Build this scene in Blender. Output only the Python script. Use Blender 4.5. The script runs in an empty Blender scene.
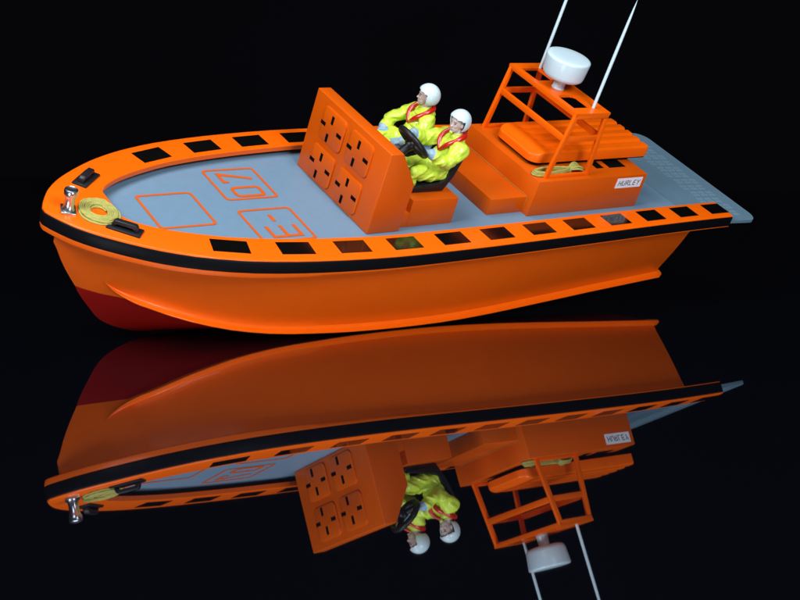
import bpy, bmesh, math, random
from mathutils import Vector, Matrix, noise
random.seed(7)
PI = math.pi
scn = bpy.context.scene
C = scn.collection

# ------------------------------------------------------------------ materials
def mat(name, col, rough=.4, metal=0., coat=0., spec=.5, vary=0., bump=0., bscale=400., coat_rough=.05, ior=None):
    m = bpy.data.materials.new(name); m.use_nodes = True
    nt = m.node_tree; b = nt.nodes['Principled BSDF']
    b.inputs['Base Color'].default_value = (*col, 1)
    b.inputs['Roughness'].default_value = rough
    b.inputs['Metallic'].default_value = metal
    b.inputs['Coat Weight'].default_value = coat
    b.inputs['Coat Roughness'].default_value = coat_rough
    b.inputs['Specular IOR Level'].default_value = spec
    if ior: b.inputs['IOR'].default_value = ior
    if vary or bump:
        tc = nt.nodes.new('ShaderNodeTexCoord')
        n = nt.nodes.new('ShaderNodeTexNoise'); n.inputs['Scale'].default_value = bscale
        n.inputs['Detail'].default_value = 4
        nt.links.new(tc.outputs['Object'], n.inputs['Vector'])
        if vary:
            mx = nt.nodes.new('ShaderNodeMix'); mx.data_type = 'RGBA'
            mx.inputs[6].default_value = (*[c*(1-vary) for c in col], 1)
            mx.inputs[7].default_value = (*[min(1, c*(1+vary)) for c in col], 1)
            n2 = nt.nodes.new('ShaderNodeTexNoise'); n2.inputs['Scale'].default_value = bscale*.15
            n2.inputs['Detail'].default_value = 5
            nt.links.new(tc.outputs['Object'], n2.inputs['Vector'])
            nt.links.new(n2.outputs['Fac'], mx.inputs[0])
            nt.links.new(mx.outputs[2], b.inputs['Base Color'])
        if bump:
            bp = nt.nodes.new('ShaderNodeBump'); bp.inputs['Strength'].default_value = bump
            bp.inputs['Distance'].default_value = .0006
            nt.links.new(n.outputs['Fac'], bp.inputs['Height'])
            nt.links.new(bp.outputs['Normal'], b.inputs['Normal'])
    return m

ORC = (.86, .122, .0012)
M = {}
M['orange'] = mat('orange_paint', ORC, .36, coat=.22, spec=.2, vary=.05, bump=.06, bscale=300, coat_rough=.17)
M['orange_satin'] = mat('orange_satin_paint', (.61, .090, .0010), .42, coat=.10, spec=.25, vary=.05, bump=.10, bscale=350, coat_rough=.15)
M['red'] = mat('red_paint', (.46, .007, .003), .45)
M['tread'] = mat('tread_sheen_paint', (.16, .255, .335), .35, coat=.2)  # platform colour lightened, puts the sheen of the ridges into the paint
M['black'] = mat('black_rubber', (.0025, .0028, .0045), .5, coat=0, spec=.12, bump=.05)
M['gloss_black'] = mat('gloss_black_film', (.003, .003, .003), .13, coat=.5, coat_rough=.10)
M['slot'] = mat('black_slot', (.002, .002, .002), .8, spec=.05)
M['deck_line'] = mat('orange_line_paint', (.55, .10, .012), .5, spec=.3, vary=.12, bscale=800)
M['soft_black'] = mat('satin_black_plastic', (.008, .010, .013), .42, spec=.35, bump=.2)
M['deck'] = mat('grey_blue_deck_paint', (.138, .238, .345), .5, vary=.07, bump=.22, bscale=500)
M['platform'] = mat('grey_blue_platform_paint', (.125, .220, .305), .40, vary=.08, bump=.3, bscale=500)
M['white'] = mat('white_gloss', (.56, .73, .82), .35, coat=.3, bump=.05)
M['helmet'] = mat('helmet_white', (.57, .72, .79), .38, coat=.3, vary=.05, bump=.3, bscale=500)
M['yellow'] = mat('hi_vis_yellow', (.52, .71, .055), .36, coat=.25, vary=.08, bump=.3, bscale=250)
M['glove'] = mat('pale_blue_glove', (.25, .39, .51), .45, vary=.1)
M['skin'] = mat('painted_skin', (.54, .42, .40), .5, vary=.08)
M['eye'] = mat('painted_eye', (.10, .08, .09), .5)
M['collar'] = mat('red_collar', (.50, .010, .008), .28, coat=.5, bump=.4, bscale=400)
M['chrome'] = mat('chrome', (.62, .66, .72), .28, metal=1., bump=.15, bscale=200)
M['label'] = mat('white_label', (.74, .82, .93), .4)
M['ink'] = mat('dark_ink', (.05, .06, .08), .5)
M['rope'] = mat('yellow_green_rope', (.37, .355, .085), .7, vary=.3, bump=.9, bscale=1100)

# hull paint: orange topsides, red bottom below a painted waterline
hm = mat('hull_bottom', ORC, .42, spec=.15, vary=.04); hm.name = 'hull_paint'; M['hull'] = hm
nt = hm.node_tree; b = nt.nodes['Principled BSDF']
tc = nt.nodes.new('ShaderNodeTexCoord'); sx = nt.nodes.new('ShaderNodeSeparateXYZ')
nt.links.new(tc.outputs['Object'], sx.inputs[0])
ab = nt.nodes.new('ShaderNodeMath'); ab.operation = 'ABSOLUTE'; nt.links.new(sx.outputs['Y'], ab.inputs[0])
ma = nt.nodes.new('ShaderNodeMath'); ma.operation = 'MULTIPLY_ADD'; ma.inputs[1].default_value = -.20; ma.inputs[2].default_value = .0912
nt.links.new(ab.outputs[0], ma.inputs[0])
ad = nt.nodes.new('ShaderNodeMath'); ad.operation = 'ADD'
nt.links.new(ma.outputs[0], ad.inputs[0]); nt.links.new(sx.outputs['Z'], ad.inputs[1])
gt = nt.nodes.new('ShaderNodeMath'); gt.operation = 'GREATER_THAN'; gt.inputs[1].default_value = 0
nt.links.new(ad.outputs[0], gt.inputs[0])
mx = nt.nodes.new('ShaderNodeMix'); mx.data_type = 'RGBA'
mx.inputs[6].default_value = (.33, .005, .0025, 1)
old = b.inputs['Base Color'].links[0].from_socket
nt.links.new(old, mx.inputs[7]); nt.links.new(gt.outputs[0], mx.inputs[0])
nt.links.new(mx.outputs[2], b.inputs['Base Color'])

# ------------------------------------------------------------------ helpers
def obj(name, bm, m, parent=None, smooth=35, label=None):
    me = bpy.data.meshes.new(name)
    bmesh.ops.recalc_face_normals(bm, faces=bm.faces)
    bm.to_mesh(me); bm.free()
    ms = m if isinstance(m, (list, tuple)) else [m]
    for k in ms: me.materials.append(M[k])
    if smooth:
        for p in me.polygons: p.use_smooth = True
        me.set_sharp_from_angle(angle=math.radians(smooth))
    o = bpy.data.objects.new(name, me); C.objects.link(o)
    if parent: o.parent = parent
    if label: o['label'] = label
    return o
def BM(): return bmesh.new()
def prism_y(bm, poly, y0, y1, bev=.0008, seg=2):
    """poly: list of (x,z), extruded along y"""
    a = [bm.verts.new((x, y0, z)) for x, z in poly]; c = [bm.verts.new((x, y1, z)) for x, z in poly]
    n = len(poly); fs = [bm.faces.new(a), bm.faces.new(c[::-1])]
    for i in range(n): fs.append(bm.faces.new((a[i], c[i], c[(i+1) % n], a[(i+1) % n])))
    if bev:
        es = {e for f in fs for e in f.edges}
        bmesh.ops.bevel(bm, geom=list(es), offset=bev, segments=seg, affect='EDGES', profile=.5)
def box(bm, x0, x1, y0, y1, z0, z1, bev=.0008, seg=2):
    prism_y(bm, [(x0, z0), (x1, z0), (x1, z1), (x0, z1)], y0, y1, bev, seg)
def prism_pts(bm, poly, d, bev=0, seg=2):
    """poly: 3D points, extruded by vector d"""
    d = Vector(d)
    a = [bm.verts.new(p) for p in poly]; c = [bm.verts.new(Vector(p)+d) for p in poly]
    n = len(poly); fs = [bm.faces.new(a), bm.faces.new(c[::-1])]
    for i in range(n): fs.append(bm.faces.new((a[i], c[i], c[(i+1) % n], a[(i+1) % n])))
    if bev:
        es = {e for f in fs for e in f.edges}
        bmesh.ops.bevel(bm, geom=list(es), offset=bev, segments=seg, affect='EDGES', profile=.5)
def tube(bm, pts, r, n=8, closed=False, rfun=None):
    pts = [Vector(p) for p in pts]; N = len(pts); rings = []
    up = None
    for i, p in enumerate(pts):
        if closed: t = pts[(i+1) % N]-pts[i-1]
        else: t = pts[min(i+1, N-1)]-pts[max(i-1, 0)]
        t.normalize()
        if up is None:
            up = Vector((0, 0, 1)) if abs(t.z) < .9 else Vector((1, 0, 0))
        s = t.cross(up).normalized(); up = s.cross(t).normalized()
        rr = rfun(i/(N-1)) if rfun else r
        rings.append([bm.verts.new(p+(s*math.cos(a)+up*math.sin(a))*rr) for a in [2*PI*k/n for k in range(n)]])
    for i in range(N if closed else N-1):
        A = rings[i]; B = rings[(i+1) % N]
        for k in range(n): bm.faces.new((A[k], A[(k+1) % n], B[(k+1) % n], B[k]))
    if not closed:
        bm.faces.new(rings[0][::-1]); bm.faces.new(rings[-1])
def lathe(bm, prof, c=(0, 0, 0), n=48, axis=Vector((0, 0, 1))):
    """prof: (r,z) list"""
    q = Vector((0, 0, 1)).rotation_difference(axis); c = Vector(c); rings = []
    for r, z in prof:
        if r < 1e-7: rings.append([bm.verts.new(c+q@Vector((0, 0, z)))])
        else: rings.append([bm.verts.new(c+q@Vector((r*math.cos(2*PI*k/n), r*math.sin(2*PI*k/n), z))) for k in range(n)])
    for A, B in zip(rings, rings[1:]):
        for k in range(n):
            k2 = (k+1) % n
            if len(A) == 1 and len(B) == 1: continue
            if len(A) == 1: bm.faces.new((A[0], B[k], B[k2]))
            elif len(B) == 1: bm.faces.new((A[k], B[0], A[k2]))
            else: bm.faces.new((A[k], A[k2], B[k2], B[k]))
def interp(tab, x):
    """monotone piecewise cubic (Catmull) through table"""
    n = len(tab)
    if x <= tab[0][0]: return tab[0][1]
    if x >= tab[-1][0]: return tab[-1][1]
    for i in range(n-1):
        if tab[i][0] <= x <= tab[i+1][0]: break
    x0, y0 = tab[i]; x1, y1 = tab[i+1]; h = x1-x0
    def slope(j):
        if j == 0: return (tab[1][1]-tab[0][1])/(tab[1][0]-tab[0][0])
        if j == n-1: return (tab[-1][1]-tab[-2][1])/(tab[-1][0]-tab[-2][0])
        a = (tab[j][1]-tab[j-1][1])/(tab[j][0]-tab[j-1][0]); c = (tab[j+1][1]-tab[j][1])/(tab[j+1][0]-tab[j][0])
        if a*c <= 0: return 0
        return 2*a*c/(a+c)
    t = (x-x0)/h; m0 = slope(i)*h; m1 = slope(i+1)*h
    return (2*t**3-3*t*t+1)*y0+(t**3-2*t*t+t)*m0+(-2*t**3+3*t*t)*y1+(t**3-t*t)*m1
def tag(o, label, cat, group=None, kind=None):
    if label: o['label'] = label
    if cat: o['category'] = cat
    if group: o['group'] = group
    if kind: o['kind'] = kind
def empty(name, parent=None, loc=(0, 0, 0)):
    o = bpy.data.objects.new(name, None); C.objects.link(o); o.location = loc
    o.empty_display_size = .02
    if parent: o.parent = parent
    return o

# ------------------------------------------------------------------ pose of the boat (x aft, y starboard, z up; 1 unit = model length)
YAW, HEEL, TRIM = .6556, .4826, -.0426
BR = Matrix.Rotation(YAW, 4, 'Z')@Matrix.Rotation(TRIM, 4, 'Y')@Matrix.Rotation(HEEL, 4, 'X')
BT = Vector((-.3823, 1.4033, .1481))
BOATM = Matrix.Translation(BT)@BR

boat = empty('rescue_boat_model')
boat.matrix_world = BOATM
tag(boat, 'orange open rescue boat model heeled over on the glossy black surface', 'model boat')

# ------------------------------------------------------------------ gunwale
YO = [(-.004, .0035), (.000, .0125), (.008, .0265), (.0173, .0400), (.0332, .0565), (.0502, .0700), (.0721, .0850), (.0952, .0985), (.1353, .1160),
      (.1896, .1315), (.2491, .1415), (.30, .1470), (.3687, .1515), (.42, .1525), (.49, .1525), (.558, .1515), (.647, .1495),
      (.724, .1470), (.826, .1425), (1.0, .1335)]
YI = [(.0745, .0250), (.0775, .0300), (.0835, .0375), (.0945, .0465), (.112, .0570), (.1475, .0720), (.1865, .0845), (.2605, .0980), (.33, .1055), (.40, .1095), (.525, .1095),
      (.594, .1088), (.686, .1066), (.87, .1003), (1.0, .0945)]
def yo(x): return interp(YO, x)
def yi(x): return interp(YI, x)
def gz(x):
    u = x-.6
    return .0136-.0053*u-.0276*u*u-.0445*u**3-(.0016*max(0, 1-x/.05)**2)
SB = [-.004, -.0025, .0, .003, .008, .013, .0173, .025, .0332, .042, .0502, .062, .0721, .083, .0952, .113, .1353, .162, .1896, .22, .2491, .275, .30, .335, .3687] + [.40+.03*k for k in range(21)]
# black belting: the outside band (built as a closed loop section round port - bow - starboard)
def loop_xy(off=0.):
    L = []
    for x in reversed(SB): L.append((x, -yo(x)))
    L += [(x, yo(x)) for x in SB]
    out = []
    for i, (x, y) in enumerate(L):
        a = L[max(i-1, 0)]; c = L[min(i+1, len(L)-1)]
        t = Vector((c[0]-a[0], c[1]-a[1])).normalized(); n = Vector((-t.y, t.x))  # inward/outward
        # outward = away from (0.5,0)
        if n.dot(Vector((x-.5, y*3))) < 0: n = -n
        out.append((x+n.x*off, y+n.y*off, x))
    return out
def sweep_band(bm, prof):
    """prof: closed list of (off, dz, base) -> base 'z' function relative to gz"""
    rings = []
    cols = [loop_xy(o) for o, dz in prof]
    for i in range(len(cols[0])):
        rings.append([bm.verts.new((cols[k][i][0], cols[k][i][1], gz(cols[k][i][2])+ (dz(cols[k][i][2]) if callable(dz) else dz))) for k, (o, dz) in enumerate(prof)])
    n = len(prof)
    for A, B in zip(rings, rings[1:]):
        for k in range(n): bm.faces.new((A[k], A[(k+1) % n], B[(k+1) % n], B[k]))
    bm.faces.new(rings[0]); bm.faces.new(rings[-1][::-1])
bm = BM()
sweep_band(bm, [(-.0040, -.0022), (.0000, -.0020), (.0007, -.0026), (.0010, -.0040), (.0010, -.0160), (.0007, -.0172), (0, -.0176), (-.0040, -.0176)])
obj('rubber_belting', bm, 'black', boat, 50)
# orange lip under the belting
lip = lambda x: -.0176-.0074*max(.16, min(1, 1.35-x*1.9))
bm = BM()
sweep_band(bm, [(-.0075, -.0174), (.0004, -.0174), (.0004, -.0186), (-.0012, lambda x: lip(x)+.0006), (-.0022, lambda x: lip(x)), (-.0075, lambda x: lip(x))])
obj('gunwale_lip', bm, 'orange', boat, 40)
# gunwale top plate (foredeck + side decks) : closed solid with thickness, rounded outer edge
bm = BM()
TH = .0068
def ring_side(x, s):
    o, i = yo(x), yi(x)
    z = gz(x)
    return [(x, s*(i+.0006), z-TH), (x, s*i, z-.0007), (x, s*(i+.0007), z), (x, s*(o-.0030), z), (x, s*(o-.0012), z-.0004), (x, s*(o-.0002), z-.0012), (x, s*o, z-.0023), (x, s*(o-.004), z-.0023), (x, s*(o-.004), z-TH)]
XS = [.0745, .0775, .0805, .0835, .089, .0945, .103, .112, .123, .1353, .1475, .168, .1865, .21, .235, .2605, .295, .33, .365, .40]+[.43+.03*k for k in range(20)]
for s in (-1, 1):
    rings = [[bm.verts.new(p) for p in ring_side(x, s)] for x in XS]
    n = 9
    for A, B in zip(rings, rings[1:]):
        for k in range(n): bm.faces.new((A[k], A[(k+1) % n], B[(k+1) % n], B[k]))
    bm.faces.new(rings[-1])
# foredeck solid (same outer profile as the side decks, welded to them)
XF = [-.004, -.0025, .0, .003, .008, .013, .0173, .025, .0332, .042, .0502, .062, .0745]
rings = []
for x in XF:
    o = yo(x); z = gz(x); i = min(.0250, o*.4)
    e = min(1, o/.008)
    H = [(o, z-.0023), (o-.0002*e, z-.0012), (o-.0012*e, z-.0004), (o-.0030*e, z), (i+.0007*e, z)]
    P = [(x, -y, q) for y, q in H]+[(x, y, q) for y, q in reversed(H)]+[(x, o-.004*e, z-.0023), (x, o-.004*e, z-TH), (x, -(o-.004*e), z-TH), (x, -(o-.004*e), z-.0023)]
    rings.append([bm.verts.new(p) for p in P])
n = len(rings[0])
for A, B in zip(rings, rings[1:]):
    for k in range(n): bm.faces.new((A[k], A[(k+1) % n], B[(k+1) % n], B[k]))
bm.faces.new(rings[0])
x = .0745; z = gz(x); i = .0250
fr = [bm.verts.new(p) for p in ((x, -(i+.0007), z), (x, i+.0007, z), (x+.0004, i, z-.0007), (x+.0004, i, z-TH), (x+.0004, -i, z-TH), (x+.0004, -i, z-.0007))]
bm.faces.new((fr[0], fr[1], fr[2], fr[5])); bm.faces.new((fr[5], fr[2], fr[3], fr[4]))
bmesh.ops.remove_doubles(bm, verts=bm.verts, dist=.00003)
gun = obj('gunwale', bm, 'orange', boat, 40)

# black square panels let into the gunwale
for i in range(12):
    x0 = .1530+i*.0733-(.003 if i == 0 else 0); x1 = x0+.0412
    for s in (-1, 1):
        bm = BM(); g = []
        yc0 = (yo(x0)+yi(x0))/2-.002; yc1 = (yo(x1)+yi(x1))/2-.002
        t = Vector((x1-x0, yc1-yc0)).normalized(); n = Vector((-t.y, t.x)); w = .0123
        K = 6
        V = []
        for k in range(K+1):
            for q in (-1, 1):
                f = k/K
                cx = x0+(x1-x0)*f+n.x*w*q; cy = yc0+(yc1-yc0)*f+n.y*w*q
                V.append([bm.verts.new((cx, s*cy, gz(cx)+.0004)), bm.verts.new((cx, s*cy, gz(cx)-.0012))])
        for k in range(K):
            a, b_, c, d = V[2*k], V[2*k+1], V[2*k+3], V[2*k+2]
            bm.faces.new((a[0], b_[0], c[0], d[0])); bm.faces.new((a[1], d[1], c[1], b_[1]))
            bm.faces.new((a[0], d[0], d[1], a[1])); bm.faces.new((b_[0], b_[1], c[1], c[0]))
        bm.faces.new((V[0][0], V[0][1], V[1][1], V[1][0])); bm.faces.new((V[-1][0], V[-1][1], V[-2][1], V[-2][0]))
        obj('black_square', bm, 'gloss_black', gun, 30)

# ------------------------------------------------------------------ hull
HY = [(.0136, .0015), (.025, .0205), (.04, .0400), (.0645, .0660), (.0962, .0880), (.15, .1100), (.20, .1245), (.25, .1330), (.31, .1395), (.37, .1428), (.44, .1440), (.51, .1438), (.70, .1395), (.93, .1290)]
CY = [(.0136, .0008), (.025, .0085), (.04, .0200), (.0645, .0400), (.0768, .0462), (.0962, .0580), (.121, .0720), (.15, .0818), (.175, .0880), (.212, .0945), (.264, .1015), (.318, .1058), (.37, .1083), (.44, .1095), (.51, .1090), (.70, .0970), (.97, .0775)]
CZ = [(.0136, -.0262), (.025, -.0370), (.04, -.0480), (.0645, -.0635), (.0768, -.0700), (.0962, -.0775), (.121, -.0842), (.15, -.0922), (.175, -.0982), (.212, -.1060), (.264, -.1130), (.318, -.1172), (.37, -.1208), (.44, -.1243), (.51, -.1268), (.70, -.1295), (.97, -.1290)]
KZ = [(.0136, -.0273), (.018, -.0370), (.024, -.0505), (.031, -.0640), (.040, -.0790), (.0478, -.0912), (.0521, -.0996), (.0685, -.1227), (.0852, -.1430), (.1114, -.1590), (.14, -.1690), (.1632, -.1735), (.20, -.1765), (.30, -.1780), (.60, -.1780), (.97, -.1720)]
HX = [.0136, .0155, .018, .021, .025, .031, .036, .040, .0478, .0521, .058, .0625, .0645, .067, .070, .074, .079, .085, .0905, .0962, .103, .111, .12, .13, .15, .175, .20, .225, .25, .28, .31, .34, .37, .405, .44, .475, .51, .55, .60, .65, .70, .75, .80, .85, .89, .925]
def hull_ring(x, xt=None, xb=None):
    """port half from top to keel, then starboard; last station raked"""
    hy, cy, cz, kz = interp(HY, x), interp(CY, x), interp(CZ, x), interp(KZ, x)
    zt = gz(x)-.0205
    zt = max(zt, kz+.0008)
    k = min(1, max(0, (x-.0640)/.030))**.6 if x > .0640 else 0      # spray rail grows from its tip
    bl = 1-max(0, min(1, (x-.062)/.05)); bl = bl*bl*(3-2*bl)         # rounded section right forward
    P = []
    iy, iz = cy-.0022*k, cz+.0050*k
    Tt, Ch, Kk = Vector((hy, zt)), Vector((cy, cz)), Vector((0, kz))
    Ct = Ch*2-(Tt+Kk)*.5
    def bez(t): return Tt*(1-t)**2+Ct*(2*t*(1-t))+Kk*t*t
    NS = 12
    bow = max(0, 1-x/.35)
    for q in range(NS+1):
        t = q/NS
        y = hy+(iy-hy)*t; z = zt+(iz-zt)*t
        y += math.sin(PI*t)*.0015*(1-bow)-math.sin(PI*t)*.003*bow*min(1, max(0, (x-.08)/.08))
        f = max(0, (t-.86)/.14)
        y += .0016*k*f**3
        w_ = bez(t*.5)
        P.append((y*(1-bl)+w_.x*bl, z*(1-bl)+w_.y*bl))
    y1, z1 = P[-1]
    for dy, dz in ((.0010, -.0020), (.0028, -.0031), (.0052, -.0036), (.0076, -.0039), (.0085, -.0043), (.0088, -.0052), (.0084, -.0062), (.0068, -.0069), (.0022, -.0078), (-.0040, -.0098)):
        P.append((y1+dy*k, z1+dz*k))
    yb, zb = P[-1]
    for t in (.15, .3, .45, .6, .75, .9):
        w_ = bez(.5+t*.5)
        y, z = yb*(1-t), zb+(kz-zb)*t
        P.append((y*(1-bl)+w_.x*bl, z*(1-bl)+w_.y*bl))
    return P, kz
bm = BM(); rings = []
for x in HX:
    P, kz = hull_ring(x)
    # raked transom for the last stations: shift lower points aft
    row = []
    def X(y, z):
        if x < .8: return x
        k = (x-.8)/.125
        return x+k*.033*min(1, max(0, (-.016-z)/.11))
    L = [(X(y, z), -y, z) for y, z in P]+[(X(0, kz), 0, kz)]+[(X(y, z), y, z) for y, z in reversed(P)]
    rings.append([bm.verts.new(p) for p in L])
n = len(rings[0])
for A, B in zip(rings, rings[1:]):
    for k in range(n-1):
        f_ = bm.faces.new((A[k], A[k+1], B[k+1], B[k]))
        if 22 <= k <= n-24: f_.material_index = 1      # bottom panels, below the spray rail
    bm.faces.new((A[n-1], A[0], B[0], B[n-1]))
bm.faces.new(rings[0]); bm.faces.new(rings[-1][::-1])
hull = obj('hull', bm, ['orange', 'hull'], boat, 38)
bm = BM(); M['glue'] = mat('dried_glue', (.42, .17, .02), .4)
tube(bm, [(x, -(interp(HY, x)+.0012), gz(x)+lip(x)-.0004+.0003*math.sin(x*90)) for x in [.26+.01*k for k in range(34)]], .0006, 6)
obj('glue_seam', bm, 'glue', hull, 60)
# rail ends standing proud of the transom
for s in (-1, 1):
    bm = BM(); R_ = []
    for k, (x, sc) in enumerate([(.940, 1), (.957, 1), (.966, .95), (.9685, .7)]):
        y1 = interp(CY, min(x, .97)); z1 = interp(CZ, min(x, .97))
        w = .0062*sc
        sec = [(y1-.002, z1+.004*sc), (y1+w*.6, z1+.0022*sc), (y1+w*1.05, z1+.0002), (y1+w*1.08, z1-.0022), (y1+w*.9, z1-.0042*sc), (y1-.002, z1-.0062*sc)]
        R_.append([bm.verts.new((x, s*y, z)) for y, z in sec])
    for A, B in zip(R_, R_[1:]):
        for k in range(6): bm.faces.new((A[k], A[(k+1) % 6], B[(k+1) % 6], B[k]))
    bm.faces.new(R_[0]); bm.faces.new(R_[-1][::-1])
    obj('spray_rail_end', bm, 'orange', boat, 50)

# ------------------------------------------------------------------ deck
def dz_(x): return 0. if x < .925 else -.008*min(1, (x-.925)/.14)
bm = BM(); rings = []
DX = [.02, .03, .04, .05, .0645, .08, .10, .13, .16, .2, .25, .3, .35, .4, .45, .5, .55, .6, .65, .7, .75, .8, .85, .9, .922]
for x in DX:
    w = yo(x)-.0065
    rings.append([bm.verts.new((x, -w, dz_(x))), bm.verts.new((x, w, dz_(x))), bm.verts.new((x, w, dz_(x)-.004)), bm.verts.new((x, -w, dz_(x)-.004))])
for A, B in zip(rings, rings[1:]):
    for k in range(4): bm.faces.new((A[k], A[(k+1) % 4], B[(k+1) % 4], B[k]))
bm.faces.new(rings[0]); bm.faces.new(rings[-1][::-1])
deck = obj('deck', bm, 'deck', boat, 40)
# aft platform, extending beyond the transom, with rounded corners
bm = BM()
def platform_outline():
    pts = [(.9235, -.1335), (.99, -.1330)]
    # port aft rounded corner
    xe, ye, r = 1.068, .133, .020
    pts += [(1.00, -ye)]
    for k in range(9):
        a = -PI/2+k*PI/2/8
        pts.append((xe-r+r*math.cos(a), -(ye-r)+r*math.sin(a)))
    q = [(x, -y) for x, y in reversed(pts)]
    return pts+q
PO = platform_outline()
def plz(x): return -.0003-.0085*min(1, max(0, (x-.925)/.14))
top = [bm.verts.new((x, y, plz(x))) for x, y in PO]; bot = [bm.verts.new((x, y, plz(x)-.0045)) for x, y in PO]
bm.faces.new(bot[::-1])
nP = len(PO)
for i in range(nP): bm.faces.new((top[i], bot[i], bot[(i+1) % nP], top[(i+1) % nP]))
# top in strips across (outline is symmetric)
h = nP//2
for i in range(h-1): bm.faces.new((top[i], top[i+1], top[nP-2-i], top[nP-1-i]))
plat = obj('stern_platform', bm, 'platform', boat, 40)
# anti-slip pattern: patches of small ridges set in staggered groups
bm = BM()
for gy in range(-6, 7):
    for gx in range(3):
        cx = .997+gx*.0185+(.0045 if gy % 2 else 0); cy = gy*.0185
        if abs(cy) > .118: continue
        for k in range(3):
            for j in range(2):
                x = cx-.0055+k*.0050; y = cy-.0038+j*.0076
                if x > 1.060: continue
                L_, W_ = .0032, .0015
                v = [bm.verts.new((x-W_, y-L_, plz(x)-.0002)), bm.verts.new((x+W_, y-L_, plz(x)-.0002)), bm.verts.new((x+W_, y+L_, plz(x)-.0002)), bm.verts.new((x-W_, y+L_, plz(x)-.0002))]
                t0 = bm.verts.new((x, y-L_*.7, plz(x)+.0007)); t1 = bm.verts.new((x, y+L_*.7, plz(x)+.0007))
                bm.faces.new((v[0], v[1], t0)); bm.faces.new((v[1], v[2], t1, t0)); bm.faces.new((v[2], v[3], t1)); bm.faces.new((v[3], v[0], t0, t1)); bm.faces.new((v[3], v[2], v[1], v[0]))
obj('anti_slip_pattern', bm, 'tread', plat, 60)

# ------------------------------------------------------------------ painted outlines and letters on the deck
def flat_loop(bm, outer, inner, z):
    n = len(outer)
    a = [bm.verts.new((x, y, z)) for x, y in outer]; c = [bm.verts.new((x, y, z)) for x, y in inner]
    a2 = [bm.verts.new((x, y, z-.0003)) for x, y in outer]; c2 = [bm.verts.new((x, y, z-.0003)) for x, y in inner]
    for i in range(n):
        j = (i+1) % n
        bm.faces.new((a[i], a[j], c[j], c[i])); bm.faces.new((a2[i], a2[j], a[j], a[i])); bm.faces.new((c[i], c[j], c2[j], c2[i]))
def rrect(x0, x1, y0, y1, r, n=6):
    P = []
    for cx, cy, a0 in ((x1-r, y1-r, 0), (x0+r, y1-r, PI/2), (x0+r, y0+r, PI), (x1-r, y0+r, 1.5*PI)):
        for k in range(n+1):
            a = a0+k*PI/2/n; P.append((cx+r*math.cos(a), cy+r*math.sin(a)))
    return P
ZD = .0006
def outline(x0, x1, y0, y1, w=.0034, r=.0065):
    bm = BM(); flat_loop(bm, rrect(x0, x1, y0, y1, r), rrect(x0+w, x1-w, y0+w, y1-w, r-w*.7), ZD)
    return obj('painted_outline', bm, 'deck_line', deck, 30)
outline(.1195, .1930, -.0365, .0365)
outline(.2290, .3025, .0110, .0825)
outline(.2290, .3025, -.0825, -.0110)
def bar(bm, p, q, w, z):
    p = Vector(p); q = Vector(q); t = (q-p).normalized(); n = Vector((-t.y, t.x))*w/2
    P = [p+n, p-n, q-n, q+n]
    prism_pts(bm, [(v.x, v.y, z-.0003) for v in P], (0, 0, .0003))
LW = .0046
bm = BM()   # letter E  (reads towards starboard, top of the letters to the bow)
bar(bm, (.2465, -.0715), (.2885, -.0715), LW, ZD)
for x in (.2488, .2675, .2862): bar(bm, (x, -.0692), (x, -.0490), LW, ZD+(.00001))
obj('painted_letter', bm, 'deck_line', deck, 30, label='orange letter E')
bm = BM(); bar(bm, (.2665, -.0395), (.2665, -.0255), LW*1.1, ZD); obj('painted_dash', bm, 'deck_line', deck, 30, label='orange dash')
bm = BM(); flat_loop(bm, rrect(.2465, .2885, .0165, .0405, .0075), rrect(.2465+LW, .2885-LW, .0165+LW, .0405-LW, .0035), ZD); obj('painted_digit', bm, 'deck_line', deck, 30, label='orange digit 0')
bm = BM()
# digit 7 : flag + bar + slanting leg
P7 = [(.2445, .0740), (.2445, .0490), (.2515, .0490), (.2515, .0530), (.2490, .0530), (.2490, .0675), (.2885, .0600), (.2885, .0650), (.2500, .0740)]
P7 = [(.2445, .0735), (.2445, .0500), (.2535, .0500), (.2535, .0545), (.2492, .0545), (.2492, .0668), (.2885, .0545), (.2885, .0594), (.2480, .0735)]
prism_pts(bm, [(x, y, ZD-.0003) for x, y in P7], (0, 0, .0003)); obj('painted_digit', bm, 'deck_line', deck, 30, label='orange digit 7')

# ------------------------------------------------------------------ console
CW = .0843
bm = BM()
prism_y(bm, [(.3702, .0), (.4196, .0), (.4213, .0652), (.3909, .1096), (.3725, .1096)], -CW, CW, .0014, 3)
console = obj('console', bm, 'orange_satin', boat, 35)
bm = BM()  # thin black sheet painting the gap shadow along the console base
box(bm, .3725, .4180, -CW+.002, CW-.002, -.001, .0006, 0)
obj('console_gap_shade', bm, 'slot', console, 30)
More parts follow.
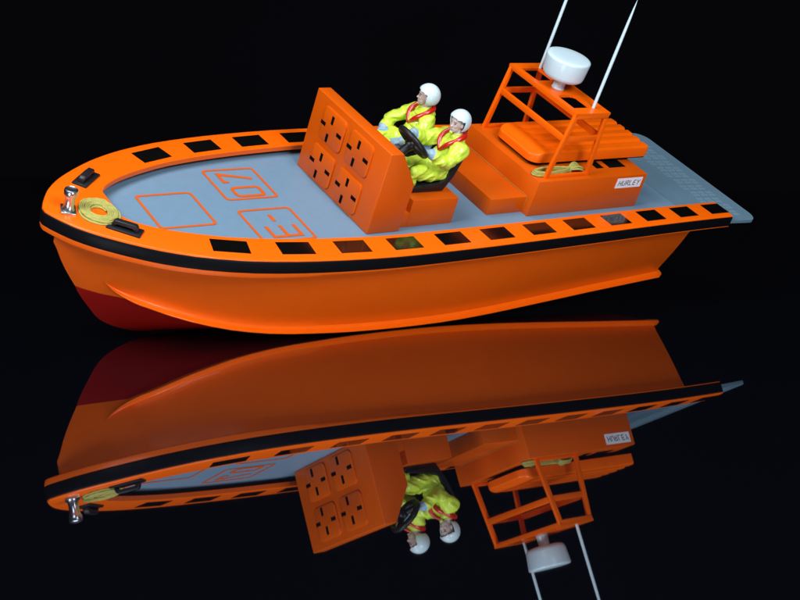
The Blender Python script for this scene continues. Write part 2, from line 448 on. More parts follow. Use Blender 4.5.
# four raised pads with slots (front face)
for cy, cz in ((.0330, .0790), (-.0280, .0795), (.0345, .0270), (-.0275, .0275)):
    bm = BM(); w, h_ = .0255, .0215
    prof = []
    def xf(z): return .3702+.0023*z/.1096
    O = rrect(cy-w, cy+w, cz-h_, cz+h_, .007, 6)
    I = rrect(cy-w+.0016, cy+w-.0016, cz-h_+.0016, cz+h_-.0016, .0056, 6)
    a = [bm.verts.new((xf(z)+.0005, y, z)) for y, z in O]; m1 = [bm.verts.new((xf(z)-.0019, y, z)) for y, z in O]; c = [bm.verts.new((xf(z)-.0028, y, z)) for y, z in I]
    n = len(O)
    for i in range(n):
        j = (i+1) % n
        bm.faces.new((a[i], a[j], m1[j], m1[i])); bm.faces.new((m1[i], m1[j], c[j], c[i]))
    bm.faces.new(c); bm.faces.new(a[::-1])
    pad = obj('raised_pad', bm, 'orange_satin', console, 50)
    bm = BM()
    for dy, dz2, hor in ((.0190, -.0010, 1), (.0020, .0105, 0), (.0045, -.0145, 0), (-.0175, -.0005, 1)):
        y, z = cy+dy, cz+dz2
        a_, b_ = (.0052, .0024) if hor else (.0024, .0054)
        box(bm, xf(z)-.0031, xf(z)-.0021, y-a_, y+a_, z-b_, z+b_, 0)
    obj('vent_slots', bm, 'slot', pad, 0)

# steering wheel
wc = Vector((.4420, -.0360, .0965)); wn = Vector((math.cos(math.radians(45)), 0, math.sin(math.radians(45))))
u_ = Vector((0, 1, 0)); v_ = wn.cross(u_).normalized(); WR = .0220
bm = BM()
tube(bm, [wc+(u_*math.cos(a)+v_*math.sin(a))*WR for a in [2*PI*k/48 for k in range(48)]], .0038, 12, True)
sw = obj('steering_wheel', bm, 'soft_black', console, 60)
bm = BM()
for a in (PI*.5, PI*.5+2.09, PI*.5-2.09):
    tube(bm, [wc-wn*.003, wc+(u_*math.cos(a)+v_*math.sin(a))*WR], .0038, 8)
lathe(bm, [(0, -.006), (.0065, -.006), (.0072, -.004), (.0072, .0005), (.0058, .0028), (0, .0032)], wc-wn*.002, 24, wn)
tube(bm, [wc-wn*.004, wc-wn*.040], .0055, 14)
obj('wheel_hub_and_column', bm, 'soft_black', sw, 50)
# ------------------------------------------------------------------ helm seats
bm = BM()
prism_y(bm, [(.4345, .0), (.5075, .0), (.5070, .0372), (.4340, .0385)], -.0772, .0772, .0009)
sbase = obj('seat_base', bm, 'orange_satin', boat, 35)
bm = BM(); box(bm, .4190, .4350, -.0768, .0768, 0, .0203, .0006)
obj('foot_rest', bm, 'orange_satin', sbase, 35)
for s in (-1, 1):
    bm = BM(); y0, y1 = s*.036-.0245, s*.036+.0245
    prof_o = [(.4400, .0385), (.4915, .0385), (.4960, .0480), (.5000, .0600), (.5045, .0730), (.5110, .0880), (.5118, .0900)]
    prof_i = [(.5090, .0908), (.5040, .0840), (.4985, .0740), (.4940, .0620), (.4885, .0510), (.4830, .0465), (.4400, .0455)]
    prism_y(bm, prof_o+prof_i, y0, y1, .0009)
    seat = obj('bucket_seat', bm, 'soft_black', boat, 40)
    for q in (y0, y1):   # side bolsters
        bm = BM()
        prism_y(bm, [(.4420, .0440), (.4400, .0470), (.4830, .0500), (.4905, .0560), (.4960, .0680), (.5040, .0830), (.5080, .0850), (.5000, .0600), (.4930, .0460), (.4880, .0440)], q-.0022, q+.0022, .0007)
        obj('side_bolster', bm, 'soft_black', seat, 40)

# ------------------------------------------------------------------ aft box, step and lid
bm = BM()
box(bm, .5740, .6365, -.0672, .0672, 0, .0235, .0007)
step = obj('engine_box_step', bm, 'orange_satin', boat, 35)
bm = BM(); box(bm, .576, .6355, -.0655, .0655, -.001, .0006, 0); obj('step_gap_shade', bm, 'slot', step, 0)  # black sheet stands in for the shadow in the gap under the step
bm = BM()
prism_y(bm, [(.6355, .0), (.8445, .0), (.8435, .0525), (.6370, .0525)], -.0790, .0790, .0008)
ebox = obj('engine_box', bm, 'orange_satin', boat, 35)
bm = BM(); box(bm, .640, .8420, -.0772, .0772, -.001, .0006, 0); obj('box_gap_shade', bm, 'slot', ebox, 0)  # gap shadow at the box base, painted as a black sheet
bm = BM(); tube(bm, [(.6362, -.0676, .0012), (.6362, -.0676, .0236), (.6362, -.060, .0240), (.6362, .067, .0240)], .0007, 6)
M['glue'] = mat('dried_glue', (.36, .17, .02), .4); obj('glue_seam', bm, 'glue', step, 60)
# flat black patches painting the shade inside openings in the box top
for s in (-1, 1):
    for x0, x1, y0, y1 in ((.763, .777, .038, .056), (.788, .820, .036, .0565)):
        bm = BM(); a, b_ = sorted((s*y0, s*y1))
        sk = .003
        P = [(x0, a), (x1, a), (x1, b_), (x0, b_)]
        prism_pts(bm, [(x, y, .0522) for x, y in P], (0, 0, .0007)); obj('recess_shade', bm, 'slot', ebox, 0)
# ribbed lid (height field) with black seal under it
LX0, LX1, LYW = .6490, .8720, .0430
def sstep(a, b_, t):
    t = min(1, max(0, (t-a)/(b_-a))); return t*t*(3-2*t)
def lid_h(x, y):
    z = .0690
    z += .0050*sstep(LX0, LX0+.020, x)
    z += .0012*(1-(y/LYW)**2)
    in_ = sstep(LX0+.026, LX0+.036, x)
    rib = 0
    rib = 1
    for c in (-.0255, -.0085, .0085, .0255):      # narrow grooves between flat ribs
        rib = min(rib, sstep(.0006, .0045, abs(y-c)))
    z += in_*(-.0020+.0026*rib)
    return z
bm = BM(); NX, NY = 90, 84
G = []
def lid_xy(u, v):
    x = LX0+(LX1-LX0)*u; y = LYW*(2*v-1)
    # rounded plan corners
    r = .012
    return x, y
def hw(x):    # half width with rounded corners
    r = .016
    if x < LX0+r: d = LX0+r-x; return LYW-r+math.sqrt(max(0, r*r-d*d))
    r = .005
    if x > LX1-r: d = x-(LX1-r); return LYW-r+math.sqrt(max(0, r*r-d*d))
    return LYW
for i in range(NX+1):
    u = i/NX; x = LX0+(LX1-LX0)*(.5-.5*math.cos(PI*u))*1.0
    w = hw(x); row = []
    for j in range(NY+1):
        y = w*(2*j/NY-1)
        z = lid_h(x, y)
        e = min(w-abs(y), (x-LX0), (LX1-x))
        e = max(0, e); rr = .0030
        if e < rr: z -= rr-math.sqrt(max(0, rr*rr-(rr-e)**2))
        row.append(bm.verts.new((x, y, z)))
    G.append(row)
for i in range(NX):
    for j in range(NY): bm.faces.new((G[i][j], G[i+1][j], G[i+1][j+1], G[i][j+1]))
peri = [G[i][0] for i in range(NX+1)]+[G[NX][j] for j in range(1, NY+1)]+[G[i][NY] for i in range(NX-1, -1, -1)]+[G[0][j] for j in range(NY-1, 0, -1)]
low = [bm.verts.new((v.co.x, v.co.y, .0590)) for v in peri]
n = len(peri)
for i in range(n): bm.faces.new((peri[i], low[i], low[(i+1) % n], peri[(i+1) % n]))
bm.faces.new(low)
lid = obj('ribbed_lid', bm, 'orange', ebox, 60)
bm = BM()
O = [(LX0+.001+(LX1-LX0-.002)*0, 0)]
pl = []
for i in range(41):
    x = LX0+.0015+(LX1-LX0-.003)*(.5-.5*math.cos(PI*i/40)); pl.append((x, -max(.001, hw(x)-.0015)))
pl = pl+[(x, -y) for x, y in reversed(pl)]
prism_pts(bm, [(x, y, .0567) for x, y in pl], (0, 0, .0026)); obj('lid_seal', bm, 'slot', lid, 0)
bm = BM(); box(bm, .664, .80, -.031, .031, .0520, .0570, 0); obj('lid_plinth', bm, 'slot', lid, 0)

# name label
bm = BM()
prism_pts(bm, [(.7865, -.0790, .0330), (.8365, -.0790, .0330), (.8365, -.0790, .0482), (.7865, -.0790, .0482)], (0, -.0005, 0))
plate = obj('name_label', bm, 'label', ebox, 0, label='small white label lettered HURLEY')
GL = {'H': [[(0, 0), (0, 1)], [(.62, 0), (.62, 1)], [(0, .5), (.62, .5)]],
      'U': [[(0, 1), (0, .25), (.12, .04), (.31, 0), (.5, .04), (.6, .25), (.6, 1)]],
      'R': [[(0, 0), (0, 1), (.35, 1), (.56, .9), (.58, .68), (.4, .5), (0, .5)], [(.3, .5), (.62, 0)]],
      'L': [[(0, 1), (0, 0), (.5, 0)]],
      'E': [[(.52, 1), (0, 1), (0, 0), (.54, 0)], [(0, .52), (.46, .52)]],
      'Y': [[(0, 1), (.3, .5), (.6, 1)], [(.3, .5), (.3, 0)]]}
bm = BM(); cx = 0
for ch in 'HURLEY':
    for st in GL[ch]:
        for p, q in zip(st, st[1:]):
            f = lambda t: Vector((.7905+(cx+t[0]+t[1]*.18)*.0078, .0370+t[1]*.0072))
            a, b_ = f(p), f(q); t = (b_-a).normalized(); nn = Vector((-t.y, t.x))*.00052
            e = t*.0004
            P = [a-e+nn, a-e-nn, b_+e-nn, b_+e+nn]
            prism_pts(bm, [(v.x, -.0794, v.y) for v in P], (0, -.0003-.00001*random.random(), 0))
    cx += .93
obj('label_lettering', bm, 'ink', plate, 0)

# ------------------------------------------------------------------ radar arch (cage)
ZR = .1480
arch = empty('radar_arch', boat, (.69, 0, .0525))
AO = Vector((.69, 0, .0525))
def aobj(name, bm, m, sm=40, parent=None):
    bmesh.ops.translate(bm, vec=-AO, verts=bm.verts)
    return obj(name, bm, m, parent or arch, sm)
def strip(bm, p, q, wdir, w, tdir, t):
    """flat bar from p to q, width w along wdir (centred), thickness t along tdir"""
    p, q, wd, td = Vector(p), Vector(q), Vector(wdir).normalized()*w/2, Vector(tdir).normalized()*t
    prism_pts(bm, [p-wd, p+wd, q+wd, q-wd], td, .0005, 2)
fx = lambda z: .6525+(.6665-.6525)*(z-.0525)/(ZR-.0525)
ax = lambda z: .7335+(.7265-.7335)*(z-.0525)/(ZR-.0525)
YW = .0700
for s in (-1, 1):
    for F, nm, sg in ((fx, 'front_post', 1), (ax, 'aft_post', -1)):
        bm = BM()
        strip(bm, (F(.0520)+sg*.003, s*(YW+.0015), .0520), (F(ZR-.001)+sg*.003, s*(YW+.0015), ZR-.001), (1, 0, 0), .0072, (0, -s, 0), .0045)
        aobj(nm, bm, 'orange')
    bm = BM()
    strip(bm, (fx(.1095)+.004, s*(YW+.0008), .1095), (ax(.1095)-.004, s*(YW+.0008), .1095), (0, 0, 1), .0080, (0, -s, 0), .0035)
    aobj('side_rail', bm, 'orange')
    bm = BM()
    strip(bm, (fx(.0545)-.001, s*(YW+.0012), .0548), (ax(.0545)+.001, s*(YW+.0012), .0548), (0, 0, 1), .0046, (0, -s, 0), .0035)
    aobj('foot_rail', bm, 'orange')
for zz, F, nm, sg in ((.1095, fx, 'front_rail', 1), (.1110, ax, 'aft_rail', -1)):
    bm = BM()
    strip(bm, (F(zz)+sg*.0002, -YW, zz), (F(zz)+sg*.0002, YW, zz), (0, 0, 1), .0085, (sg, 0, 0), .0035)
    aobj(nm, bm, 'orange')
# roof plate with rounded openings
bm = BM()
def roof_plate():
    O = [(.6655, -.0722), (.7280, -.0722), (.7280, .0722), (.6655, .0722)]
    # grid based cut-out : cells outside the openings
    xs = [.6655+(.7280-.6655)*i/50 for i in range(51)]; ys = [-.0722+.1444*j/110 for j in range(111)]
    def hole(x, y):
        x0, x1, r = .6745, .7060, .008
        ay = abs(y)
        y0, y1 = .0215, .0560
        if not (x0 < x < x1 and y0 < ay < y1): return False
        # rounded corner inner-aft
        if x > x1-r and ay < y0+r and (x-(x1-r))**2+(ay-(y0+r))**2 > r*r: return False
        if x < x0+.003 and ay < y0+.003 and (x-(x0+.003))**2+(ay-(y0+.003))**2 > .003**2: return False
        return True
    V = {}
    def v(i, j, k):
        if (i, j, k) not in V: V[(i, j, k)] = bm.verts.new((xs[i], ys[j], ZR+(.0 if k else -.0034)))
        return V[(i, j, k)]
    on = {(i, j) for i in range(50) for j in range(110) if not hole((xs[i]+xs[i+1])/2, (ys[j]+ys[j+1])/2)}
    for (i, j) in on:
        bm.faces.new((v(i, j, 1), v(i+1, j, 1), v(i+1, j+1, 1), v(i, j+1, 1)))
        bm.faces.new((v(i, j, 0), v(i, j+1, 0), v(i+1, j+1, 0), v(i+1, j, 0)))
        for (di, dj, p, q) in ((-1, 0, (i, j+1), (i, j)), (1, 0, (i+1, j), (i+1, j+1)), (0, -1, (i, j), (i+1, j)), (0, 1, (i+1, j+1), (i, j+1))):
            if (i+di, j+dj) not in on: bm.faces.new((v(*p, 1), v(*p, 0), v(*q, 0), v(*q, 1)))
roof_plate()
aobj('roof_plate', bm, 'orange', 40)
# deep front and side beams under the roof
bm = BM()
strip(bm, (fx(ZR-.006), -YW-.001, ZR-.0035), (fx(ZR-.006), YW+.001, ZR-.0035), (0, 0, 1), .0055, (1, 0, 0), .0035)
aobj('front_beam', bm, 'orange')
for s in (-1, 1):
    bm = BM(); strip(bm, (fx(ZR)+.003, s*(YW+.0020), ZR-.0055), (.7275, s*(YW+.0020), ZR-.0055), (0, 0, 1), .0060, (0, -s, 0), .0035)
    aobj('side_beam', bm, 'orange')
# radome
bm = BM(); c = (.6935, 0, ZR)
lathe(bm, [(0, 0), (.0088, 0), (.0090, .0010), (.0082, .0020), (.0078, .0150), (.0120, .0175), (0, .0175)], c, 40)
dome_neck = aobj('radome_pedestal', bm, 'white', 40)
bm = BM()
prof = [(r_*.965, z_) for r_, z_ in [(0, .0150), (.020, .0152), (.0255, .0164), (.0283, .0190), (.0294, .0225), (.0314, .0425), (.0314, .0440), (.0309, .0451), (.0297, .0458), (.0270, .0463), (.0150, .0468), (0, .0470)]]
lathe(bm, prof, c, 72)
aobj('radome', bm, 'white', 60)
for s in (-1, 1):
    bm = BM(); H_ = .1515
    p0 = Vector((.7090, s*.0570, ZR)); p1 = Vector((.7137, s*.0570, ZR+H_))
    tube(bm, [p0+(p1-p0)*t for t in (0, .02, .04, .1, .3, .5, .7, .8, .88, .93, .965, 1)], .002, 14, rfun=lambda t: 0)
    bm.free(); bm = BM()
    ts = [0, .02, .1, .3, .5, .62, .74, .84, .92, .97, 1]; rs = [.0022, .0022, .0022, .0022, .0022, .0021, .0019, .0016, .0011, .0006, .0002]
    q = (p1-p0).normalized()
    lathe(bm, [(0, 0)]+[(r, t*H_) for t, r in zip(ts, rs)]+[(0, H_)], p0, 16, q)
    aobj('whip_antenna', bm, 'white', 60)

# ------------------------------------------------------------------ bow fittings
def chock(s):
    a = empty('mooring_chock', boat, (.0665, s*.0530, gz(.066)))
    a.rotation_euler = (0, 0, s*math.radians(42))
    bm = BM(); box(bm, -.0190, .0190, -.0088, .0088, -.0003, .0022, .0008); obj('base_plate', bm, 'soft_black', a, 40)
    bm = BM()
    # arched top bar on two legs
    P = [(-.0150, .002), (-.0140, .0070), (-.0115, .0098), (.0115, .0098), (.0140, .0070), (.0150, .002), (.0108, .002), (.0104, .0050), (.0095, .0066), (-.0095, .0066), (-.0104, .0050), (-.0108, .002)]
    prism_y(bm, P, -.0036, .0036, .0010, 2); obj('roller_bar', bm, 'soft_black', a, 50)
chock(-1); chock(1)
bol = empty('mooring_bollard', boat, (.0205, -.0075, gz(.02)))
bol.rotation_euler = (0, 0, math.radians(-20))
bm = BM(); box(bm, -.0082, .0082, -.0098, .0098, -.0003, .0022, .0008); obj('bollard_base', bm, 'chrome', bol, 40)
bm = BM(); lathe(bm, [(.0074, .0018), (.0068, .0030), (.0060, .0048), (.0056, .0090), (.0057, .0150), (.0066, .0188), (.0074, .0205), (.0076, .0245), (.0072, .0262), (.0060, .0270), (.0050, .0266), (0, .0264)], (0, 0, 0), 32); obj('bollard_post', bm, 'chrome', bol, 40)

# ------------------------------------------------------------------ ropes (own things, resting on the boat)
def rope_mesh(bm, pts, r=.0011, n=6, twist=True):
    # two-strand look: rope radius modulated along its length
    tube(bm, pts, r, n)
bm = BM(); pts = []
cx0, cy0 = .0520, -.0165
for layer in range(2):
    turns = 6
    N = turns*44
    for k in range(N):
        t = k/N; a = 2*PI*turns*t + layer*.8
        q = t if layer == 0 else 1-t
        rr = .36+.64*q
        if layer: rr = .42+.50*q
        wob = 1+.06*noise.noise(Vector((a*.9, layer*5., 0)))+.02*math.sin(3.1*a)
        x = cx0+math.cos(a)*.0225*rr*wob; y = cy0+math.sin(a)*.0275*rr*wob
        z = gz(.05)+.0010+layer*.0018+.0006*noise.noise(Vector((x*300, y*300, layer)))
        pts.append((x, y, z))
tube(bm, pts, .00125, 7)
coil = obj('rope_coil', bm, 'rope', None, 80)
coil.matrix_world = BOATM
tag(coil, 'round flat coil of yellow green rope lying on the orange foredeck', 'rope')
bm = BM()
random.seed(3)
zb = .0525
kn = Vector((.7020, -.0600, zb+.0035))
for k in range(6):
    # forward loops
    f = k/5; pts = []
    L_ = .0640-.006*f; W_ = .0088-.0018*f
    for i in range(36):
        t = 2*PI*i/35
        x = kn.x-L_/2*(1-math.cos(t)); w = W_*math.sin(t)*(.35+.65*math.sin(t/2))
        if i in (0, 35): w = 0
        pts.append((x, kn.y-.001+w+.0006*random.uniform(-1, 1), zb+.0018+.0026*abs(k % 3)*.8+.002*(math.cos(t)*.5+.5)**3))
    tube(bm, pts, .0014, 6)
for k in range(7):
    f = (k-3)/3; pts = []
    for i in range(30):
        t = 2*PI*i/29; L_ = .034+.004*random.uniform(-.1, .1)
        d = (1-math.cos(t))/2
        x = kn.x+L_*d; y = kn.y+f*.0060*math.sin(PI*d)+.0022*math.sin(t)*(.4+.3*d)
        z = zb+.0040+.0055*math.sin(PI*min(1, d*1.15))*(.7+.5*abs(f))-.003*d+.0012*math.sin(t)
        pts.append((x, y, max(zb+.001, z)))
    tube(bm, pts, .0014, 6)
tube(bm, [kn+Vector((.0018*math.sin(a*.15)+(a-12)*.00025, .0042*math.cos(a), .0002+.0036*math.sin(a))) for a in [i*.4 for i in range(64)]], .0010, 6)
hank = obj('rope_hank', bm, 'rope', None, 80)
hank.matrix_world = BOATM
tag(hank, 'tied hank of yellow green rope lying on the engine box beside the ribbed lid', 'rope')

# ------------------------------------------------------------------ crew figures
HS = .1   # figures are 1:10
def person(origin, head_yaw, arms, label, byaw=0., seed=1):
    """human frame: x forward, y left, z up (metres, full size) -> boat frame"""
    bm = BM()
    def sph(c, r, sc=(1, 1, 1), rot=None, seg=20):
        m = Matrix.Translation(Vector(c))
        if rot: m = m@rot
        m = m@Matrix.Diagonal((*[r*s for s in sc], 1))
        bmesh.ops.create_uvsphere(bm, u_segments=seg, v_segments=seg*3//4, radius=1, matrix=m)
    def cap(p, q, r0, r1, n=16):
        p, q = Vector(p), Vector(q); d = q-p; L_ = d.length
        if L_ < 1e-5: return
        d.normalize(); prof = [(0, -r0)]
        for k in range(1, 5): a = PI/2*k/4; prof.append((r0*math.sin(a), -r0*math.cos(a)))
        for k in range(0, 5): a = PI/2*k/4; prof.append((r1*math.cos(a), L_+r1*math.sin(a)))
        prof[-1] = (0, L_+r1)
        lathe(bm, prof, p, n, d)
    ri = Matrix.Rotation(-byaw, 4, 'Z')
    # torso (leaning back into the seat)
    hipx = 0
    sph((0, 0, .11), .165, (.95, 1.05, .72))
    sph((-.055, 0, .24), .165, (.92, 1.10, .95))
    sph((-.105, 0, .36), .175, (.88, 1.20, .95))
    sph((-.135, 0, .455), .165, (.80, 1.34, .72))
    sph((-.140, 0, .545), .115, (.90, 1.25, .62))
    cap((-.135, 0, .54), (-.115, 0, .65), .080, .060)
    # legs
    for s in (-1, 1):
        hip = ri@Vector((.02, s*.10, .095)); knee = ri@Vector((.46, s*.125, .115)); ank = ri@Vector((.56, s*.12, -.26))
        cap(hip, knee, .115, .080); cap(knee, ank, .078, .055)
        cap(ri@Vector((.54, s*.12, -.30)), ri@Vector((.68, s*.125, -.315)), .052, .042)
    # arms with hands
    HB = []
    arms = [(s, ri@Vector(a1), ri@Vector(a2), ri@Vector(a3), g) for s, a1, a2, a3, g in arms]
    for s, el, wr, hd, grip in arms:
        sh = (-.120, s*.195, .470)
        cap((-.12, s*.12, .48), sh, .100, .100); cap(sh, el, .103, .084); cap(el, wr, .086, .066)
        w = Vector(wr); h_ = Vector(hd); d = (h_-w).normalized()
        side = d.cross(Vector((0, 0, 1))).normalized(); upv = side.cross(d).normalized()
        pc = w+d*.055
        sph(pc, .048, (1.15, .62, .95), rot=Matrix((d, upv*1, side)).transposed().to_4x4(), seg=14)
        HB.append((w-d*.005, h_, d))
        for k in range(4):
            off = side*(.030-.020*k); base = pc+d*.035+off
            L_ = (.030, .034, .031, .025)[k]
            p1 = base+d*L_*.8+upv*(.002); p2 = p1+(d*.25-upv*.95).normalized()*L_*.85; p3 = p2+(-d*.85-upv*.35).normalized()*L_*.7
            cap(pc+off*.8, base, .0125, .0120, 10); cap(base, p1, .0120, .0112, 10); cap(p1, p2, .0112, .0105, 10); cap(p2, p3, .0105, .0095, 10)
        tb = pc-side*s*-.0-d*.02+upv*.0; ts = side*(.040)*(1 if s > 0 else 1)
        t1 = pc+ts*.9-upv*.012; t2 = t1+(d*.8-upv*.5).normalized()*.034
        cap(pc, t1, .015, .014, 10); cap(t1, t2, .0135, .0105, 10)
    # head: turned on the neck
    HC = Vector((-.088, 0, .738)); Rz = Matrix.Rotation(head_yaw, 4, 'Z')
    def hp(x, y, z): return HC+(Rz@Vector((x, y, z)))
    def hs(c, r, sc, seg=18): sph(hp(*c), r, sc, rot=Rz, seg=seg)
    hs((.0, 0, .02), .098, (1.02, .82, 1.12), 24)
    hs((.030, 0, -.055), .070, (.95, .86, .95)); hs((.066, 0, -.098), .026, (1, 1.1, .9))
    hs((.072, 0, .045), .045, (.6, 1.25, .45)); hs((.092, 0, -.010), .015, (.9, .8, 1.9)); hs((.104, 0, -.026), .0165, (1, 1, .85))
    hs((.072, .032, -.020), .026, (.7, .9, 1)); hs((.072, -.032, -.020), .026, (.7, .9, 1))
    hs((.088, 0, -.062), .014, (.7, 1.5, .45)); hs((.087, 0, -.074), .012, (.8, 1.5, .5))
    for s in (-1, 1):
        hs((-.005, s*.085, -.008), .024, (.8, .35, 1.2), 10)
    # union into one skin by voxel remesh
    me = bpy.data.meshes.new('tmp'); bm.to_mesh(me); bm.free()
    o = bpy.data.objects.new('tmp', me); C.objects.link(o)
    md = o.modifiers.new('r', 'REMESH'); md.mode = 'VOXEL'; md.voxel_size = .0062; md.adaptivity = 0
    dg = bpy.context.evaluated_depsgraph_get(); me2 = bpy.data.meshes.new_from_object(o.evaluated_get(dg))
    bpy.data.objects.remove(o)
    bm = BM(); bm.from_mesh(me2)
    for _ in range(2): bmesh.ops.smooth_vert(bm, verts=bm.verts, factor=.45, use_axis_x=True, use_axis_y=True, use_axis_z=True)
    bm.normal_update()
    HI = Rz.inverted()
    def isglove(p):
        for w, h_, d in HB:
            if (p-w).dot(d) > 0 and (p-(w+d*.07)).length < .115: return True
        return False
    def ishead(p): return p.z > .648 or (p-HC).length < .135
    # cloth folds
    for v in bm.verts:
        p = v.co
        if ishead(p) or isglove(p): continue
        q = Vector((p.x*6, p.y*6, p.z*9))+Vector((seed*7, 0, 0))
        f = noise.noise(q)*.024+noise.noise(q*2.1)*.010
        ridge = 1-abs(noise.noise(Vector((p.x*4+seed, p.y*4, p.z*9+p.x*5))))*3.2
        f += max(0, ridge)*.018
        v.co = p+v.normal*f
    for f in bm.faces:
        c_ = f.calc_center_median(); f.smooth = True
        if isglove(c_): f.material_index = 2
        elif ishead(c_):
            l = HI@(c_-HC); f.material_index = 1
            for s in (-1, 1):
                if (l-Vector((.083, s*.032, .014))).length < .0125 and l.x > .06: f.material_index = 3
                if abs(l.y-s*.033) < .020 and abs(l.z-.034) < .005 and l.x > .06: f.material_index = 3
            if abs(l.z+.067) < .0032 and abs(l.y) < .022 and l.x > .07: f.material_index = 3
        elif c_.z < -.21: f.material_index = 4
        else: f.material_index = 0
    T_ = Matrix.Translation(Vector(origin))@Matrix.Diagonal((-HS, -HS, HS, 1))@Matrix.Rotation(byaw, 4, 'Z')
    bm.transform(T_)
    ob = obj('person', bm, ['yellow', 'skin', 'glove', 'eye', 'soft_black'], None, 0)
    for p_ in ob.data.polygons: p_.use_smooth = True
    ob.matrix_world = BOATM
    tag(ob, label, 'person')
    # helmet: open-face shell
    bm = BM(); nu, nv = 56, 36
    def shell(R0):
        rows = []
        for j in range(nv+1):
            th = PI*.985*j/nv
            row = []
            for i in range(nu):
                a = 2*PI*i/nu
                x = math.sin(th)*math.cos(a); y = math.sin(th)*math.sin(a); z = math.cos(th)
                row.append(Vector((x, y, z)))
            rows.append(row)
        return rows
    rows = shell(1)
    def keep(n_):
        # face opening in front, neck opening below
        az = abs(math.atan2(n_.y, n_.x)); el = math.asin(max(-1, min(1, n_.z)))
        lim = math.radians(62) + max(0, (.1-el))*-.10
        if az < math.radians(79) and el < math.radians(28)-az*.16: return False
        if el < math.radians(-44 - 6*math.cos(az)): return False
        return True
    V = [[bm.verts.new(hp(r.x*.154-.024, r.y*.140, r.z*.153+.028)) for r in row] for row in rows]
    for j in range(nv):
        for i in range(nu):
            n_ = (rows[j][i]+rows[j+1][(i+1) % nu]+rows[j][(i+1) % nu]+rows[j+1][i]).normalized()
            if keep(n_):
                vs = [V[j][i], V[j+1][i], V[j+1][(i+1) % nu], V[j][(i+1) % nu]]
                bm.faces.new(vs)
    bmesh.ops.remove_doubles(bm, verts=bm.verts, dist=.0008)
    bmesh.ops.delete(bm, geom=[v for v in bm.verts if not v.link_faces], context='VERTS')
    bm.normal_update()
    geo = bm.faces[:]
    bmesh.ops.recalc_face_normals(bm, faces=geo)
    bmesh.ops.solidify(bm, geom=geo, thickness=.016)
    for _ in range(2): bmesh.ops.smooth_vert(bm, verts=bm.verts, factor=.4, use_axis_x=True, use_axis_y=True, use_axis_z=True)
    bm.transform(T_); obj('helmet', bm, 'helmet', ob, 60)
    # red life jacket collar : V on the chest, round the neck
    bm = BM()
    P = [(-.020, .006, .350), (-.013, .040, .385), (-.015, .085, .440), (-.035, .125, .495), (-.090, .150, .560), (-.155, .130, .600), (-.225, .075, .610), (-.245, 0, .612),
         (-.225, -.075, .610), (-.155, -.130, .600), (-.090, -.150, .560), (-.035, -.125, .495), (-.015, -.085, .440), (-.013, -.040, .385), (-.020, -.006, .350)]
    pp = [Vector(p)+Vector((.055 if p[2] < .52 else .02, 0, 0)) for p in P]
    sm = []
    for i in range(len(pp)-1):
        for k in range(4):
            t = k/4; sm.append(pp[i].lerp(pp[i+1], t))
    sm.append(pp[-1])
    for _ in range(3): sm = [sm[0]]+[(sm[i-1]+sm[i]*2+sm[i+1])/4 for i in range(1, len(sm)-1)]+[sm[-1]]
    tube(bm, sm, .021, 10, rfun=lambda t: .030+.006*math.sin(PI*t))
    bm.transform(T_); obj('life_jacket_collar', bm, 'collar', ob, 70)
    return ob
# near (port) figure at the wheel, far (starboard) figure holding the console
def hum(o, b_):   # boat point -> human frame of a figure with origin o
    return ((o[0]-b_[0])/HS, (o[1]-b_[1])/HS, (b_[2]-o[2])/HS)
O1 = (.4930, -.0360, .0480); O2 = (.4930, .0340, .0480)
person(O1, math.radians(24), [
    (1, hum(O1, (.4800, -.0640, .0800)), hum(O1, (.4580, -.0565, .0905)), hum(O1, (.4480, -.0545, .0945)), 1),
    (-1, hum(O1, (.4790, -.0080, .0860)), hum(O1, (.4590, -.0130, .0960)), hum(O1, (.4480, -.0170, .1010)), 1)],
    'seated figure in yellow suit and white helmet holding the black steering wheel', byaw=math.radians(-16), seed=1)
person(O2, math.radians(-18), [
    (1, hum(O2, (.4880, .0060, .0760)), hum(O2, (.4700, .0150, .0680)), hum(O2, (.4590, .0190, .0640)), 1),
    (-1, hum(O2, (.4800, .0620, .0760)), hum(O2, (.4680, .0560, .0660)), hum(O2, (.4590, .0520, .0615)), 1)],
    'seated figure in yellow suit and white helmet without a wheel, farther from the camera', byaw=math.radians(-16), seed=4)

# ------------------------------------------------------------------ glossy black surface and dark backdrop
bm = BM(); bmesh.ops.create_grid(bm, x_segments=1, y_segments=1, size=1)
bmesh.ops.scale(bm, vec=(6, 6, 1), verts=bm.verts); bmesh.ops.translate(bm, vec=(0, 2.5, 0), verts=bm.verts)
m = bpy.data.materials.new('black_mirror'); m.use_nodes = True; M['mirror'] = m
nt = m.node_tree; nt.nodes.remove(nt.nodes['Principled BSDF'])
g_ = nt.nodes.new('ShaderNodeBsdfGlossy'); g_.inputs['Color'].default_value = (.36, .37, .40, 1); g_.inputs['Roughness'].default_value = .015
lw_ = nt.nodes.new('ShaderNodeLayerWeight'); lw_.inputs['Blend'].default_value = .5
pw_ = nt.nodes.new('ShaderNodeMath'); pw_.operation = 'POWER'; pw_.inputs[1].default_value = 10; nt.links.new(lw_.outputs['Facing'], pw_.inputs[0])
mx_ = nt.nodes.new('ShaderNodeMix'); mx_.data_type = 'RGBA'; mx_.inputs[6].default_value = (.34, .35, .38, 1); mx_.inputs[7].default_value = (1, 1, 1, 1)
nt.links.new(pw_.outputs[0], mx_.inputs[0]); nt.links.new(mx_.outputs[2], g_.inputs['Color'])
d_ = nt.nodes.new('ShaderNodeBsdfDiffuse'); d_.inputs['Color'].default_value = (.0008, .001, .0018, 1)
a_ = nt.nodes.new('ShaderNodeAddShader'); nt.links.new(g_.outputs[0], a_.inputs[0]); nt.links.new(d_.outputs[0], a_.inputs[1])
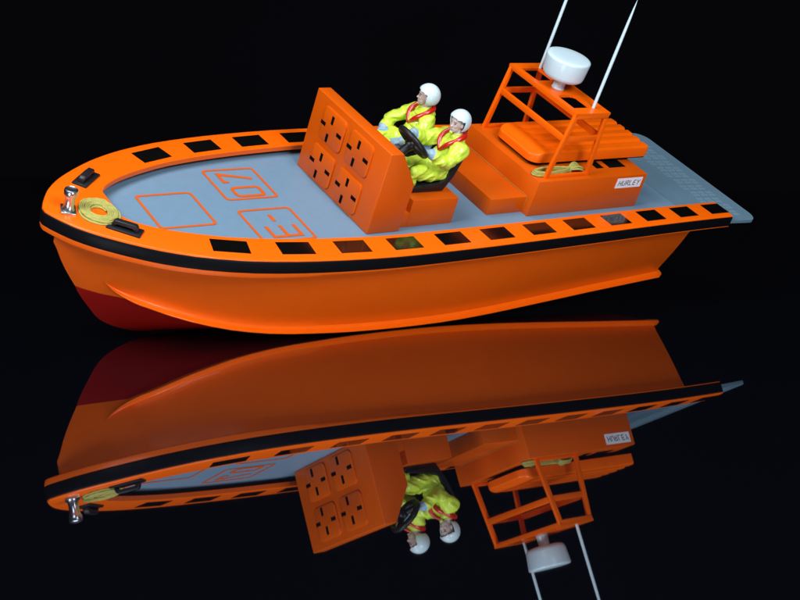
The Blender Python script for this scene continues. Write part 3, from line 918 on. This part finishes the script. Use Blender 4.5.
nt.links.new(a_.outputs[0], nt.nodes['Material Output'].inputs['Surface'])
fl = obj('floor', bm, 'mirror', None, 0)
tag(fl, 'glossy black mirror-like surface under the boat', 'surface', kind='structure')
M['cloth'] = mat('black_backdrop_cloth', (.0056, .0058, .0092), .9, spec=.08, vary=.3, bscale=20)
bm = BM(); N = 240; A = []
for i in range(N+1):
    x = -6+12*i/N
    y = 5.2+.03*math.sin(x*5.3)+.010*math.sin(x*12.1+1)
    A.append((bm.verts.new((x, y, -.02)), bm.verts.new((x, y, 4.2))))
for a, c in zip(A, A[1:]): bm.faces.new((a[0], c[0], c[1], a[1]))
bd = obj('backdrop', bm, 'cloth', None, 0)
for p in bd.data.polygons: p.use_smooth = True
tag(bd, 'plain black backdrop cloth behind the boat', 'backdrop', kind='structure')

# ------------------------------------------------------------------ light
w = bpy.data.worlds.new('World'); scn.world = w; w.use_nodes = True
w.node_tree.nodes['Background'].inputs[0].default_value = (.55, .6, .8, 1)
w.node_tree.nodes['Background'].inputs[1].default_value = .0045
def area(name, loc, target, size, power, col=(1, 1, 1), sy=None):
    l = bpy.data.lights.new(name, 'AREA'); l.energy = power; l.color = col; l.shape = 'RECTANGLE'; l.size = size; l.size_y = sy or size
    o = bpy.data.objects.new(name, l); C.objects.link(o); o.location = loc
    o.rotation_euler = (Vector(target)-Vector(loc)).to_track_quat('-Z', 'Y').to_euler(); return o
TG = (0, 1.65, .15)
area('softbox', (-.80, .22, 1.10), TG, .6, 29, (.96, .98, 1))
area('softbox', (.90, .15, .92), TG, .6, 29, (.96, .98, 1))
area('softbox', (-.15, 1.15, 1.60), TG, .7, 10, (.96, .98, 1))  # added top fill, there to brighten the gunwale and deck

# ------------------------------------------------------------------ camera
cam = bpy.data.cameras.new('camera'); co = bpy.data.objects.new('camera', cam); C.objects.link(co)
F_, PITCH, ROLL, CH = 1310.6, .1383, .0204, .265
cam.sensor_width = 36; cam.sensor_fit = 'HORIZONTAL'; cam.lens = F_/800*36
cam.clip_start = .05; cam.clip_end = 60
fwd = Vector((0, math.cos(PITCH), -math.sin(PITCH))); right = Vector((1, 0, 0)); up = Vector((0, math.sin(PITCH), math.cos(PITCH)))
# image rotated by ROLL (clockwise on screen)
c_, s_ = math.cos(ROLL), math.sin(ROLL)
r2 = right*c_+up*s_; u2 = up*c_-right*s_
co.matrix_world = Matrix(((r2.x, u2.x, -fwd.x, 0), (r2.y, u2.y, -fwd.y, 0), (r2.z, u2.z, -fwd.z, CH), (0, 0, 0, 1)))
scn.camera = co

scn.view_settings.view_transform = 'Standard'; scn.view_settings.look = 'None'
scn.view_settings.exposure = 0; scn.view_settings.gamma = 1
scn.render.engine = 'CYCLES'

# report lowest point of the hull above the surface
bpy.context.view_layer.update()
print('LOW', min((BOATM@v.co).z for v in hull.data.vertices))
